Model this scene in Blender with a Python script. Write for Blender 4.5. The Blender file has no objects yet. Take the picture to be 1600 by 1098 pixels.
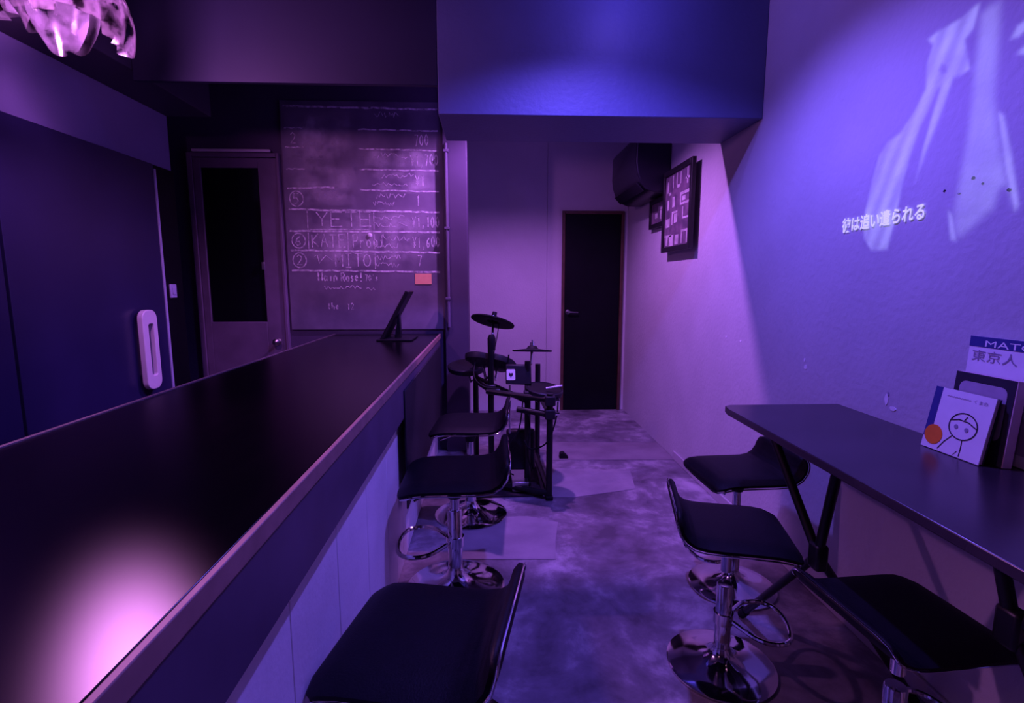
import bpy, bmesh, math, random
from mathutils import Vector, Matrix
random.seed(7)
R = math.radians
SC = bpy.context.scene
COL = SC.collection

# ------------------------------------------------------------------ camera, world, lights, exposure
cam_d = bpy.data.cameras.new('camera')
cam_d.sensor_fit = 'HORIZONTAL'; cam_d.sensor_width = 36.0
cam_d.lens = 810.0 / 1600.0 * 36.0
cam_d.clip_start = 0.02
cam = bpy.data.objects.new('camera', cam_d)
cam.location = (0, 0, 1.28)
cam.rotation_euler = (R(90 - 7.664), 0, R(-2.452))
COL.objects.link(cam); SC.camera = cam

world = bpy.data.worlds.new('dim_world'); SC.world = world
world.use_nodes = True
world.node_tree.nodes['Background'].inputs[0].default_value = (0.10, 0.05, 0.25, 1)
world.node_tree.nodes['Background'].inputs[1].default_value = 0.02

SC.view_settings.view_transform = 'Standard'
SC.view_settings.look = 'None'
SC.view_settings.gamma = 1.0
SC.view_settings.use_curve_mapping = False
SC.view_settings.exposure = 0.0

BLUE = (0.19, 0.11, 1.0)
PINK = (0.59, 0.19, 1.0)
ROSE = (0.85, 0.25, 1.0)
# position, power, colour of the room's lamps and added fills (each lamp hangs in its own fixture further down)
BLUE_SPOT = dict(loc=(0.43, 1.90, 2.63), power=165, color=BLUE, size=139, blend=0.6, radius=0.03)
BLUE_BULB = dict(loc=(0.62, 2.25, 2.58), power=7, color=BLUE, radius=0.02)
PINK_SPOT = dict(loc=(0.22, 3.33, 2.60), power=160, color=PINK, size=144, blend=0.5, radius=0.03)
ROSE_BULB = dict(loc=(-1.36, 1.86, 2.14), power=36, color=ROSE, radius=0.035)
ROSE_FILL_SPOT = dict(loc=(-1.36, 1.86, 2.12), power=52, color=(0.95, 0.33, 1.0), size=84, blend=0.7, radius=0.05)   # spot added at the pendant to brighten the near counter's glow
WARM_FILL = dict(loc=(-1.30, -0.55, 2.22), power=5, color=(1.0, 0.40, 0.70), radius=0.035)  # fill lamp added behind the viewer to lift wall, table and books

# ------------------------------------------------------------------ materials
MATS = {}
def mat(name, color, rough=0.6, metal=0.0, var=0.0, scale=8.0, bump=0.0, bscale=60.0, color2=None, spec=0.5, emit=None, estr=0.0, rvar=0.0, detail=6.0):
    m = bpy.data.materials.new(name); m.use_nodes = True
    nt = m.node_tree; b = nt.nodes['Principled BSDF']
    b.inputs['Base Color'].default_value = (*color, 1)
    b.inputs['Roughness'].default_value = rough
    b.inputs['Metallic'].default_value = metal
    b.inputs['Specular IOR Level'].default_value = spec
    tc = nt.nodes.new('ShaderNodeTexCoord')
    if var or color2:
        n = nt.nodes.new('ShaderNodeTexNoise'); n.inputs['Scale'].default_value = scale; n.inputs['Detail'].default_value = detail
        nt.links.new(tc.outputs['Object'], n.inputs['Vector'])
        r = nt.nodes.new('ShaderNodeValToRGB')
        c2 = color2 or tuple(min(1, c * (1 + var)) for c in color)
        c1 = color if color2 else tuple(c * (1 - var) for c in color)
        r.color_ramp.elements[0].position = 0.36; r.color_ramp.elements[1].position = 0.66
        r.color_ramp.elements[0].color = (*c1, 1); r.color_ramp.elements[1].color = (*c2, 1)
        nt.links.new(n.outputs['Fac'], r.inputs['Fac']); nt.links.new(r.outputs['Color'], b.inputs['Base Color'])
        if rvar:
            mr = nt.nodes.new('ShaderNodeMapRange')
            mr.inputs['From Min'].default_value = 0.3; mr.inputs['From Max'].default_value = 0.7
            mr.inputs['To Min'].default_value = rough + rvar; mr.inputs['To Max'].default_value = max(0.05, rough - rvar)
            nt.links.new(n.outputs['Fac'], mr.inputs['Value']); nt.links.new(mr.outputs['Result'], b.inputs['Roughness'])
    if bump:
        n2 = nt.nodes.new('ShaderNodeTexNoise'); n2.inputs['Scale'].default_value = bscale; n2.inputs['Detail'].default_value = 5
        nt.links.new(tc.outputs['Object'], n2.inputs['Vector'])
        bp = nt.nodes.new('ShaderNodeBump'); bp.inputs['Strength'].default_value = bump; bp.inputs['Distance'].default_value = 0.01
        nt.links.new(n2.outputs['Fac'], bp.inputs['Height']); nt.links.new(bp.outputs['Normal'], b.inputs['Normal'])
    if emit:
        b.inputs['Emission Color'].default_value = (*emit, 1); b.inputs['Emission Strength'].default_value = estr
    MATS[name] = m
    return m

mat('plaster', (0.54, 0.53, 0.55), 0.75, var=0.04, scale=3, bump=0.25, bscale=45)
mat('back_plaster', (0.54, 0.54, 0.58), 0.8, var=0.05, scale=2.5, bump=0.2, bscale=60)
mat('fascia_paint', (0.011, 0.011, 0.040), 0.6, var=0.05, scale=4)
mat('beam_paint', (0.10, 0.12, 0.23), 0.55, var=0.05, scale=4, bump=0.15, bscale=50)
mat('ceiling_paint', (0.16, 0.15, 0.20), 0.7, var=0.08, scale=4)
mat('dark_wall', (0.085, 0.062, 0.115), 0.6, var=0.10, scale=3, bump=0.1)
mat('soffit_paint', (0.045, 0.038, 0.065), 0.6, var=0.05, scale=3)
mat('left_wall', (0.20, 0.19, 0.36), 0.6, var=0.05, scale=3, bump=0.1)
mat('door_wood', (0.18, 0.13, 0.20), 0.45, var=0.15, scale=5)
mat('frame_wood', (0.09, 0.045, 0.03), 0.4, var=0.2, scale=12)
mat('black_door', (0.003, 0.003, 0.006), 0.5, var=0.2, scale=6, spec=0.15)
mat('dark_glass', (0.020, 0.018, 0.070), 0.28, var=0.2, scale=1.2)
mat('door_glass', (0.006, 0.006, 0.010), 0.12, var=0.1, scale=2)
mat('chrome', (0.75, 0.75, 0.78), 0.09, 1.0, var=0.05, scale=10)
mat('dark_steel', (0.16, 0.16, 0.18), 0.4, 1.0, var=0.06, scale=20)
mat('steel', (0.55, 0.55, 0.58), 0.3, 1.0, var=0.06, scale=20)
mat('white_plastic', (0.75, 0.70, 0.75), 0.35, var=0.03, scale=10)
mat('switch_plastic', (0.45, 0.45, 0.65), 0.4, var=0.03, scale=10)
mat('counter_edge', (0.34, 0.20, 0.17), 0.5, var=0.15, scale=15)
mat('back_edge', (0.10, 0.07, 0.08), 0.5, var=0.15, scale=15)
mat('apron', (0.10, 0.072, 0.125), 0.5, var=0.12, scale=6)
mat('knee_panel', (0.90, 0.88, 0.90), 0.6, var=0.06, scale=5, bump=0.1)
mat('black_panel', (0.012, 0.010, 0.018), 0.6, var=0.2, scale=5)
mat('leather', (0.004, 0.0035, 0.007), 0.5, var=0.2, scale=30, bump=0.12, bscale=220, spec=0.18)
mat('table_top', (0.030, 0.022, 0.030), 0.26, var=0.2, scale=6, spec=0.6)
mat('black_metal', (0.010, 0.010, 0.012), 0.4, 0.3, var=0.2, scale=20)
mat('black_rubber', (0.010, 0.009, 0.011), 0.65, var=0.2, scale=30, spec=0.2)
mat('black_plastic', (0.008, 0.007, 0.011), 0.45, var=0.15, scale=20, spec=0.25)
mat('grey_plastic', (0.020, 0.018, 0.024), 0.45, var=0.15, scale=20, spec=0.3)
mat('mat_cloth', (0.020, 0.012, 0.018), 0.95, var=0.3, scale=40, bump=0.3, bscale=200)
mat('ac_body', (0.015, 0.014, 0.025), 0.30, var=0.04, scale=6)
mat('chalkboard', (0.12, 0.105, 0.15), 0.7, color2=(0.22, 0.19, 0.25), scale=3.2, bump=0.05)
mat('paper', (0.86, 0.84, 0.86), 0.7, var=0.03, scale=20)
mat('paper_grey', (0.42, 0.36, 0.45), 0.7, var=0.08, scale=20)
mat('paper_pink', (0.60, 0.42, 0.46), 0.7, var=0.06, scale=30)
mat('ink', (0.015, 0.012, 0.03), 0.7, var=0.1, scale=20)
mat('ink_grey', (0.30, 0.26, 0.36), 0.7, var=0.1, scale=20)
mat('blue_print', (0.030, 0.040, 0.22), 0.6, var=0.06, scale=20)
mat('orange_sticker', (0.90, 0.22, 0.02), 0.6, var=0.05, scale=30)
mat('note_paper', (1.0, 0.50, 0.26), 0.7, var=0.05, scale=30)
mat('frame_black', (0.010, 0.009, 0.012), 0.45, var=0.1, scale=20)
mat('poster_dark', (0.10, 0.07, 0.11), 0.5, color2=(0.22, 0.14, 0.20), scale=14)
mat('poster_pale', (0.55, 0.48, 0.52), 0.5, var=0.25, scale=18)
mat('floor_pale', (0.24, 0.22, 0.25), 0.55, color2=(0.34, 0.31, 0.34), scale=5, bump=0.1)
mat('floor_dark', (0.20, 0.17, 0.19), 0.6, color2=(0.27, 0.24, 0.26), scale=5, bump=0.1)
mat('bulb_blue', (0.2, 0.2, 0.9), 0.4, var=0.02, emit=BLUE, estr=8)
mat('bulb_pink', (0.9, 0.4, 0.9), 0.4, var=0.02, emit=PINK, estr=8)
mat('bulb_rose', (0.9, 0.4, 0.9), 0.4, var=0.02, emit=ROSE, estr=10)
mat('baseboard', (0.50, 0.46, 0.50), 0.5, var=0.05, scale=8)
mat('conduit', (0.14, 0.12, 0.18), 0.3, var=0.05, scale=8)
mat('pillar_paint', (0.075, 0.06, 0.10), 0.45, var=0.06, scale=5)

def floor_material():
    m = bpy.data.materials.new('concrete'); m.use_nodes = True; nt = m.node_tree; b = nt.nodes['Principled BSDF']
    tc = nt.nodes.new('ShaderNodeTexCoord')
    def noise(s, d, dist=0.0):
        n = nt.nodes.new('ShaderNodeTexNoise'); n.inputs['Scale'].default_value = s; n.inputs['Detail'].default_value = d
        n.inputs['Roughness'].default_value = 0.62; n.inputs['Distortion'].default_value = dist
        nt.links.new(tc.outputs['Object'], n.inputs['Vector']); return n
    n1 = noise(2.6, 6, 0.5); n2 = noise(9, 8, 0.3)
    mx = nt.nodes.new('ShaderNodeMath'); mx.operation = 'MULTIPLY_ADD'; mx.inputs[1].default_value = 0.45
    nt.links.new(n2.outputs['Fac'], mx.inputs[0]); nt.links.new(n1.outputs['Fac'], mx.inputs[2])
    r = nt.nodes.new('ShaderNodeValToRGB'); e = r.color_ramp.elements
    e[0].position = 0.55; e[0].color = (0.09, 0.08, 0.095, 1)
    e[1].position = 0.92; e[1].color = (0.50, 0.47, 0.50, 1)
    k = e.new(0.74); k.color = (0.20, 0.18, 0.21, 1)
    nt.links.new(mx.outputs[0], r.inputs['Fac']); nt.links.new(r.outputs['Color'], b.inputs['Base Color'])
    mr = nt.nodes.new('ShaderNodeMapRange'); mr.inputs['From Min'].default_value = 0.3; mr.inputs['From Max'].default_value = 0.7
    mr.inputs['To Min'].default_value = 0.55; mr.inputs['To Max'].default_value = 0.30
    nt.links.new(n1.outputs['Fac'], mr.inputs['Value']); nt.links.new(mr.outputs['Result'], b.inputs['Roughness'])
    bp = nt.nodes.new('ShaderNodeBump'); bp.inputs['Strength'].default_value = 0.25; bp.inputs['Distance'].default_value = 0.01
    nt.links.new(n2.outputs['Fac'], bp.inputs['Height']); nt.links.new(bp.outputs['Normal'], b.inputs['Normal'])
    MATS['concrete'] = m
floor_material()

def varnish_material():
    # near-black varnished wood: dark grain under a satin clear layer
    m = bpy.data.materials.new('counter_top'); m.use_nodes = True; nt = m.node_tree
    out = nt.nodes['Material Output']; nt.nodes.remove(nt.nodes['Principled BSDF'])
    tc = nt.nodes.new('ShaderNodeTexCoord'); mp = nt.nodes.new('ShaderNodeMapping'); mp.inputs['Scale'].default_value = (14, 0.8, 14)
    n = nt.nodes.new('ShaderNodeTexNoise'); n.inputs['Scale'].default_value = 2.0; n.inputs['Detail'].default_value = 6
    nt.links.new(tc.outputs['Object'], mp.inputs['Vector']); nt.links.new(mp.outputs['Vector'], n.inputs['Vector'])
    r = nt.nodes.new('ShaderNodeValToRGB'); r.color_ramp.elements[0].color = (0.0012, 0.0008, 0.002, 1); r.color_ramp.elements[1].color = (0.004, 0.0022, 0.004, 1)
    nt.links.new(n.outputs['Fac'], r.inputs['Fac'])
    d = nt.nodes.new('ShaderNodeBsdfDiffuse'); nt.links.new(r.outputs['Color'], d.inputs['Color'])
    g = nt.nodes.new('ShaderNodeBsdfAnisotropic'); g.distribution = 'BECKMANN'; g.inputs['Roughness'].default_value = COUNTER_ROUGH
    fr = nt.nodes.new('ShaderNodeFresnel'); fr.inputs['IOR'].default_value = 1.42
    mx = nt.nodes.new('ShaderNodeMixShader'); nt.links.new(fr.outputs[0], mx.inputs[0]); nt.links.new(d.outputs[0], mx.inputs[1]); nt.links.new(g.outputs[0], mx.inputs[2])
    nt.links.new(mx.outputs[0], out.inputs['Surface']); MATS['counter_top'] = m
COUNTER_ROUGH = 0.275
varnish_material()

def chalk_material():
    m = bpy.data.materials.new('chalk'); m.use_nodes = True; nt = m.node_tree; b = nt.nodes['Principled BSDF']
    b.inputs['Base Color'].default_value = (0.88, 0.84, 0.88, 1); b.inputs['Roughness'].default_value = 0.9
    tc = nt.nodes.new('ShaderNodeTexCoord'); n = nt.nodes.new('ShaderNodeTexNoise'); n.inputs['Scale'].default_value = 38; n.inputs['Detail'].default_value = 4
    nt.links.new(tc.outputs['Object'], n.inputs['Vector'])
    mr = nt.nodes.new('ShaderNodeMapRange'); mr.inputs['From Min'].default_value = 0.34; mr.inputs['From Max'].default_value = 0.62
    mr.inputs['To Min'].default_value = 0.25; mr.inputs['To Max'].default_value = 0.95
    at = nt.nodes.new('ShaderNodeAttribute'); at.attribute_name = 'dust'; mu = nt.nodes.new('ShaderNodeMath'); mu.operation = 'MULTIPLY'
    nt.links.new(n.outputs['Fac'], mr.inputs['Value']); nt.links.new(mr.outputs['Result'], mu.inputs[0]); nt.links.new(at.outputs['Fac'], mu.inputs[1]); nt.links.new(mu.outputs[0], b.inputs['Alpha'])
    MATS['chalk'] = m
    m2 = m.copy(); m2.name = 'chalk_smudge'; MATS['chalk_smudge'] = m2
    for nd in m2.node_tree.nodes:
        if nd.type == 'TEX_NOISE': nd.inputs['Scale'].default_value = 7
        if nd.type == 'MAP_RANGE':
            nd.inputs['From Min'].default_value = 0.36; nd.inputs['From Max'].default_value = 0.75
            nd.inputs['To Min'].default_value = 0.0; nd.inputs['To Max'].default_value = 0.60
chalk_material()

def petal_material():
    m = bpy.data.materials.new('frosted_petal'); m.use_nodes = True; nt = m.node_tree
    out = nt.nodes['Material Output']; b = nt.nodes['Principled BSDF']
    b.inputs['Base Color'].default_value = (0.05, 0.045, 0.055, 1); b.inputs['Roughness'].default_value = 0.15
    t = nt.nodes.new('ShaderNodeBsdfTranslucent'); t.inputs['Color'].default_value = (0.075, 0.062, 0.075, 1)
    tr = nt.nodes.new('ShaderNodeBsdfTransparent')
    tc = nt.nodes.new('ShaderNodeTexCoord'); n = nt.nodes.new('ShaderNodeTexNoise'); n.inputs['Scale'].default_value = 14; n.inputs['Detail'].default_value = 3
    nt.links.new(tc.outputs['Object'], n.inputs['Vector'])
    mr = nt.nodes.new('ShaderNodeMapRange'); mr.inputs['From Min'].default_value = 0.38; mr.inputs['From Max'].default_value = 0.62
    nt.links.new(n.outputs['Fac'], mr.inputs['Value'])
    m1 = nt.nodes.new('ShaderNodeMixShader'); m1.inputs[0].default_value = 0.55
    nt.links.new(b.outputs[0], m1.inputs[1]); nt.links.new(t.outputs[0], m1.inputs[2])
    m2 = nt.nodes.new('ShaderNodeMixShader'); nt.links.new(mr.outputs['Result'], m2.inputs[0])
    nt.links.new(tr.outputs[0], m2.inputs[1]); nt.links.new(m1.outputs[0], m2.inputs[2])
    nt.links.new(m2.outputs[0], out.inputs['Surface'])
    MATS['frosted_petal'] = m
petal_material()

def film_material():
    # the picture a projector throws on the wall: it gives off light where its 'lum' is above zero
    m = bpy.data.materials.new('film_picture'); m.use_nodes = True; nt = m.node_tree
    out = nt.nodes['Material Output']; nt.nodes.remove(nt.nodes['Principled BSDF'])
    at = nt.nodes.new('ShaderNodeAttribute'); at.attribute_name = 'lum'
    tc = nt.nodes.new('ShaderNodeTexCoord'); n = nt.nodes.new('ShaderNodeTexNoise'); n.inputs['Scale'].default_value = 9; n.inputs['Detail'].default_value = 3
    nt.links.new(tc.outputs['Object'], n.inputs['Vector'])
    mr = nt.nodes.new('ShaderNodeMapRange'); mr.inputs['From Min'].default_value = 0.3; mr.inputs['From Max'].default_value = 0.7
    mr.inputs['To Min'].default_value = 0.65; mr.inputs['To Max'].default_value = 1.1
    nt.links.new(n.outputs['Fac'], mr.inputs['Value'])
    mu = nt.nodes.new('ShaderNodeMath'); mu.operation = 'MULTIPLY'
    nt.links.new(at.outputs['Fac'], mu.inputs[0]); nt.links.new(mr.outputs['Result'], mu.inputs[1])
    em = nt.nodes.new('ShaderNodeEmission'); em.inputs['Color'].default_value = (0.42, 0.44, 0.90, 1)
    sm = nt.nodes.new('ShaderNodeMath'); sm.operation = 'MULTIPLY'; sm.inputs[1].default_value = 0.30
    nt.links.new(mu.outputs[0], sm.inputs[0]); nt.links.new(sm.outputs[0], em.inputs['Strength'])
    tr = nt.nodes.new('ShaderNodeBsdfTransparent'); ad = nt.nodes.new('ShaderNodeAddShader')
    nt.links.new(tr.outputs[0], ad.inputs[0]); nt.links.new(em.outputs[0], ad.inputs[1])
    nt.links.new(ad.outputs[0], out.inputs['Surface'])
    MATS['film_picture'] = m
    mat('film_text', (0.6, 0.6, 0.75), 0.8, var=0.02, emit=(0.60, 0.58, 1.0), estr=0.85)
film_material()

# ------------------------------------------------------------------ mesh helpers
class MB:
    def __init__(s): s.v = []; s.f = []
    def add(s, vs, fs):
        o = len(s.v); s.v += [Vector(p) for p in vs]; s.f += [tuple(i + o for i in f) for f in fs]; return s
    def box(s, x0, x1, y0, y1, z0, z1):
        return s.add([(x0,y0,z0),(x1,y0,z0),(x1,y1,z0),(x0,y1,z0),(x0,y0,z1),(x1,y0,z1),(x1,y1,z1),(x0,y1,z1)],
                     [(0,3,2,1),(4,5,6,7),(0,1,5,4),(1,2,6,5),(2,3,7,6),(3,0,4,7)])
    def tube(s, pts, r, n=10, cap=True, closed=False):
        pts = [Vector(p) for p in pts]; rs = r if isinstance(r, (list, tuple)) else [r] * len(pts)
        m = len(pts); rings = []; up = None
        for i, p in enumerate(pts):
            a = pts[(i - 1) % m] if (i > 0 or closed) else p
            b = pts[(i + 1) % m] if (i < m - 1 or closed) else p
            t = (b - a).normalized()
            if up is None:
                up = Vector((0, 0, 1)) if abs(t.z) < 0.9 else Vector((1, 0, 0))
            u = (up - t * up.dot(t))
            u = u.normalized() if u.length > 1e-6 else t.orthogonal().normalized()
            w = t.cross(u); up = u
            rings.append([p + (u * math.cos(2*math.pi*k/n) + w * math.sin(2*math.pi*k/n)) * rs[i] for k in range(n)])
        vs = [q for rg in rings for q in rg]; fs = []
        for i in range(m if closed else m - 1):
            j = (i + 1) % m
            for k in range(n):
                k2 = (k + 1) % n
                fs.append((i*n + k, i*n + k2, j*n + k2, j*n + k))
        if cap and not closed:
            fs.append(tuple(range(n - 1, -1, -1))); fs.append(tuple((m-1)*n + k for k in range(n)))
        return s.add(vs, fs)
    def lathe(s, prof, c=(0,0,0), n=32, mtx=None):
        vs = []; fs = []; m = len(prof)
        for (r, z) in prof:
            for k in range(n):
                a = 2*math.pi*k/n; p = Vector((r*math.cos(a), r*math.sin(a), z))
                if mtx: p = mtx @ p
                vs.append(p + Vector(c))
        for i in range(m - 1):
            for k in range(n):
                k2 = (k+1) % n; fs.append((i*n+k, i*n+k2, (i+1)*n+k2, (i+1)*n+k))
        fs.append(tuple(range(n-1, -1, -1))); fs.append(tuple((m-1)*n + k for k in range(n)))
        return s.add(vs, fs)
    def prism(s, poly, fn, t0, t1):
        # poly of 2D points, fn(a, b, t) -> 3D point
        n = len(poly); vs = [fn(a, b, t0) for a, b in poly] + [fn(a, b, t1) for a, b in poly]
        fs = [tuple(range(n-1, -1, -1)), tuple(range(n, 2*n))] + [(k, (k+1) % n, n + (k+1) % n, n + k) for k in range(n)]
        return s.add(vs, fs)
    def build(s, name, m, parent=None, origin=(0,0,0), bevel=0.0, angle=40, segs=2):
        me = bpy.data.meshes.new(name); O = Vector(origin)
        me.from_pydata([tuple(p - O) for p in s.v], [], s.f)
        bm = bmesh.new(); bm.from_mesh(me); bmesh.ops.recalc_face_normals(bm, faces=bm.faces[:]); bm.to_mesh(me); bm.free()
        me.materials.append(MATS[m])
        for p in me.polygons: p.use_smooth = True
        me.set_sharp_from_angle(angle=R(angle))
        o = bpy.data.objects.new(name, me); COL.objects.link(o)
        if parent is not None: o.parent = parent
        else: o.location = O
        if bevel:
            b = o.modifiers.new('bevel', 'BEVEL'); b.width = bevel; b.segments = segs; b.limit_method = 'ANGLE'; b.angle_limit = R(35)
        return o

def tag(o, label, cat, group=None, kind=None):
    if label: o['label'] = label
    if cat: o['category'] = cat
    if group: o['group'] = group
    if kind: o['kind'] = kind
    return o
def thing(name, loc, label, cat, group=None, rz=0.0):
    o = bpy.data.objects.new(name, None); o.empty_display_size = 0.1; COL.objects.link(o)
    o.location = loc; o.rotation_euler = (0, 0, rz)
    return tag(o, label, cat, group)
def struct(o): o['kind'] = 'structure'; return o
def copy_tree(o, parent=None):
    c = o.copy(); COL.objects.link(c); c.parent = parent
    for ch in list(o.children): copy_tree(ch, c)
    return c
def rrect(x0, x1, y0, y1, r, n=5):
    pts = []
    for cx, cy, a0 in ((x1-r, y0+r, -90), (x1-r, y1-r, 0), (x0+r, y1-r, 90), (x0+r, y0+r, 180)):
        for k in range(n + 1):
            a = R(a0 + 90*k/n); pts.append((cx + r*math.cos(a), cy + r*math.sin(a)))
    return pts
def text_mb(body, fn, size=1.0, fit=None, bold=0.0):
    c = bpy.data.curves.new('lettering', 'FONT'); c.body = body; c.size = size; c.resolution_u = 3; c.offset = bold
    o = bpy.data.objects.new('lettering', c); COL.objects.link(o)
    me = bpy.data.meshes.new_from_object(o.evaluated_get(bpy.context.evaluated_depsgraph_get()))
    mb = MB()
    if len(me.vertices):
        xs = [v.co.x for v in me.vertices]; ys = [v.co.y for v in me.vertices]
        x0, x1, y0, y1 = min(xs), max(xs), min(ys), max(ys)
        def mp(v):
            if fit: return fn((v.co.x - x0)/(x1 - x0)*fit[0], (v.co.y - y0)/(y1 - y0)*fit[1])
            return fn(v.co.x - x0, v.co.y - y0)
        mb.add([mp(v) for v in me.vertices], [tuple(p.vertices) for p in me.polygons])
    bpy.data.objects.remove(o); bpy.data.curves.remove(c); bpy.data.meshes.remove(me)
    return mb
def light(name, kind, spec, parent, origin, aim=None):
    d = bpy.data.lights.new(name, kind); d.energy = spec['power']; d.color = spec['color']; d.shadow_soft_size = spec['radius']
    if kind == 'SPOT': d.spot_size = R(spec['size']); d.spot_blend = spec['blend']
    o = bpy.data.objects.new(name, d); COL.objects.link(o); o.parent = parent
    o.location = Vector(spec['loc']) - Vector(origin)
    if aim: o.rotation_euler = (Vector(aim) - Vector(spec['loc'])).to_track_quat('-Z', 'Y').to_euler()
    return o

# ------------------------------------------------------------------ the setting
XR, XL, YB, YF, ZC = 1.34, -1.90, 5.08, -1.6, 2.72     # right wall, left wall, far wall, wall behind the camera, ceiling
XE = -2.6                                              # recess beyond the left wall
floor = struct(MB().box(XE, XR, YF, YB, -0.05, 0.0).build('floor', 'concrete'))
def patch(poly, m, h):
    return MB().prism(poly, lambda a, b, t: (a, b, t), 0.0002, h).build('floor_patch', m, floor)
patch([(0.42, 3.60), (1.335, 3.57), (1.335, 3.97), (0.42, 4.02)], 'floor_dark', 0.003)  # thin, slightly darker strip across the floor
patch([(-0.18, 2.27), (0.30, 2.25), (0.32, 2.42), (0.36, 2.62), (0.20, 2.70), (-0.16, 2.68)], 'floor_pale', 0.003)  # lit floor painted as a paler patch, ending at the beam's shadow edge
patch([(-0.30, 2.98), (0.50, 2.94), (0.90, 3.05), (0.95, 3.36), (0.40, 3.44), (-0.28, 3.40)], 'floor_pale', 0.003)
ceiling = struct(MB().box(XE, XR, YF, YB, ZC, ZC + 0.05).build('ceiling', 'ceiling_paint'))

wall_right = struct(MB().box(XR, XR + 0.1, YF, YB, 0, ZC).build('wall_right', 'plaster'))
def chip(y, z, w, h, m):
    n = 9; pts = [(y + w*math.cos(2*math.pi*k/n)*(0.7 + 0.5*random.random()), z + h*math.sin(2*math.pi*k/n)*(0.7 + 0.5*random.random())) for k in range(n)]
    MB().prism(pts, lambda a, b, t: (t, a, b), XR - 0.0015, XR + 0.002).build('plaster_chip', m, wall_right)
for (y, z, w, h, m) in ((2.87, 0.97, .010, .006, 'paper'), (2.70, 0.965, .010, .008, 'paper'), (2.12, 0.92, .010, .012, 'paper'), (2.13, 0.95, .006, .008, 'paper'),
                        (1.66, 0.885, .010, .020, 'paper'), (1.63, 0.86, .014, .008, 'paper'), (1.655, 0.905, .004, .008, 'ink_grey'),
                        (1.43, 1.565, .006, .005, 'ink'), (1.40, 1.545, .004, .003, 'ink'), (1.325, 1.515, .006, .004, 'ink'), (1.52, 1.545, .004, .003, 'ink'), (1.47, 1.53, .006, .002, 'ink_grey')):
    chip(y, z, w, h, m)
struct(MB().box(XR - 0.014, XR - 0.0005, YF, 3.60, 0.0005, 0.060).build('baseboard_right', 'baseboard', bevel=0.003))

# far wall: two wallboards with a joint, an opening for the black door
wall_far = struct(MB().box(XE, XR, YB + 0.012, YB + 0.1, 0, ZC).build('wall_far', 'back_plaster'))
def board(x0, x1, z0, z1): MB().box(x0, x1, YB, YB + 0.012, z0, z1).build('wall_board', 'back_plaster', wall_far)
board(XE, -0.36, 0.0, ZC); board(-0.357, 0.555, 0, ZC); board(0.558, 0.70, 0, ZC); board(0.70, 1.335, 1.955, ZC); board(1.30, 1.339, 0, 1.955)

door_black = thing('door_1', (0.70, YB, 0), 'plain black door with thin wooden frame in the far wall', 'door'); struct(door_black)
O = (0.70, YB, 0)
f = MB(); f.box(0.70, 0.728, YB - 0.030, YB + 0.012, 0, 1.95); f.box(1.272, 1.30, YB - 0.030, YB + 0.012, 0, 1.95); f.box(0.728, 1.272, YB - 0.030, YB + 0.012, 1.922, 1.95)
f.build('door_frame', 'frame_wood', door_black, O, 0.003)
leaf = MB().box(0.731, 1.269, YB - 0.012, YB + 0.012, 0.006, 1.919).build('door_leaf', 'black_door', door_black, O, 0.002)
h = MB(); h.lathe([(0.004, 0), (0.024, 0.0), (0.024, 0.006), (0.009, 0.010), (0.009, 0.045), (0.004, 0.046)], (0.765, YB - 0.012, 0.985), 16, Matrix.Rotation(R(90), 3, 'X'))
h.tube([(0.765, YB - 0.052, 0.985), (0.80, YB - 0.056, 0.985), (0.86, YB - 0.052, 0.982)], 0.008, 8)
h.build('door_handle', 'dark_steel', leaf, O)

# end wall with the chalkboard, its pillar, and the recess on the left
wall_end = struct(MB().box(XE, -0.33, 3.88, 4.0, 0, ZC).build('wall_end', 'dark_wall'))
struct(MB().box(XE - 0.1, XE, 3.0, YB, 0, ZC).build('wall_recess', 'dark_wall'))
wall_left = struct(MB().box(XL - 0.12, XL, YF, 3.30, 0, ZC).build('wall_left', 'left_wall'))
struct(MB().box(XE, XL - 0.12, 2.9, 3.0, 0, ZC).build('wall_return', 'dark_wall'))
struct(MB().box(XL - 0.12, XR + 0.1, YF - 0.1, YF, 0, ZC).build('wall_rear', 'dark_wall'))
pillar = struct(MB().box(-0.328, -0.155, 3.82, 4.02, 0, ZC).build('trim_1', 'pillar_paint', bevel=0.006))
cd = thing('conduit_pipe', (-0.30, 3.805, 0.95), 'thin glossy conduit running down the pillar beside the chalkboard', 'pipe')
O = (-0.30, 3.805, 0.95)
MB().tube([(-0.302, 3.804, 2.24), (-0.300, 3.804, 1.6), (-0.298, 3.804, 0.95)], 0.012, 10).build('pipe', 'conduit', cd, O)
for z in (2.18, 1.65, 1.15): MB().box(-0.320, -0.284, 3.788, 3.8195, z, z + 0.018).build('clip', 'conduit', cd, O, 0.002)

# beam across the room, and the boxed soffit above the left wall
struct(MB().box(-0.24, XR, 2.61, 3.08, 2.07, ZC).build('trim_2', 'beam_paint', bevel=0.004))
struct(MB().box(XL, -1.64, YF, 3.30, 2.245, ZC).build('trim_3', 'soffit_paint', bevel=0.004))

struct(MB().box(-1.638, -0.242, 2.61, 2.635, 2.20, ZC).build('trim_4', 'fascia_paint', bevel=0.002))

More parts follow.
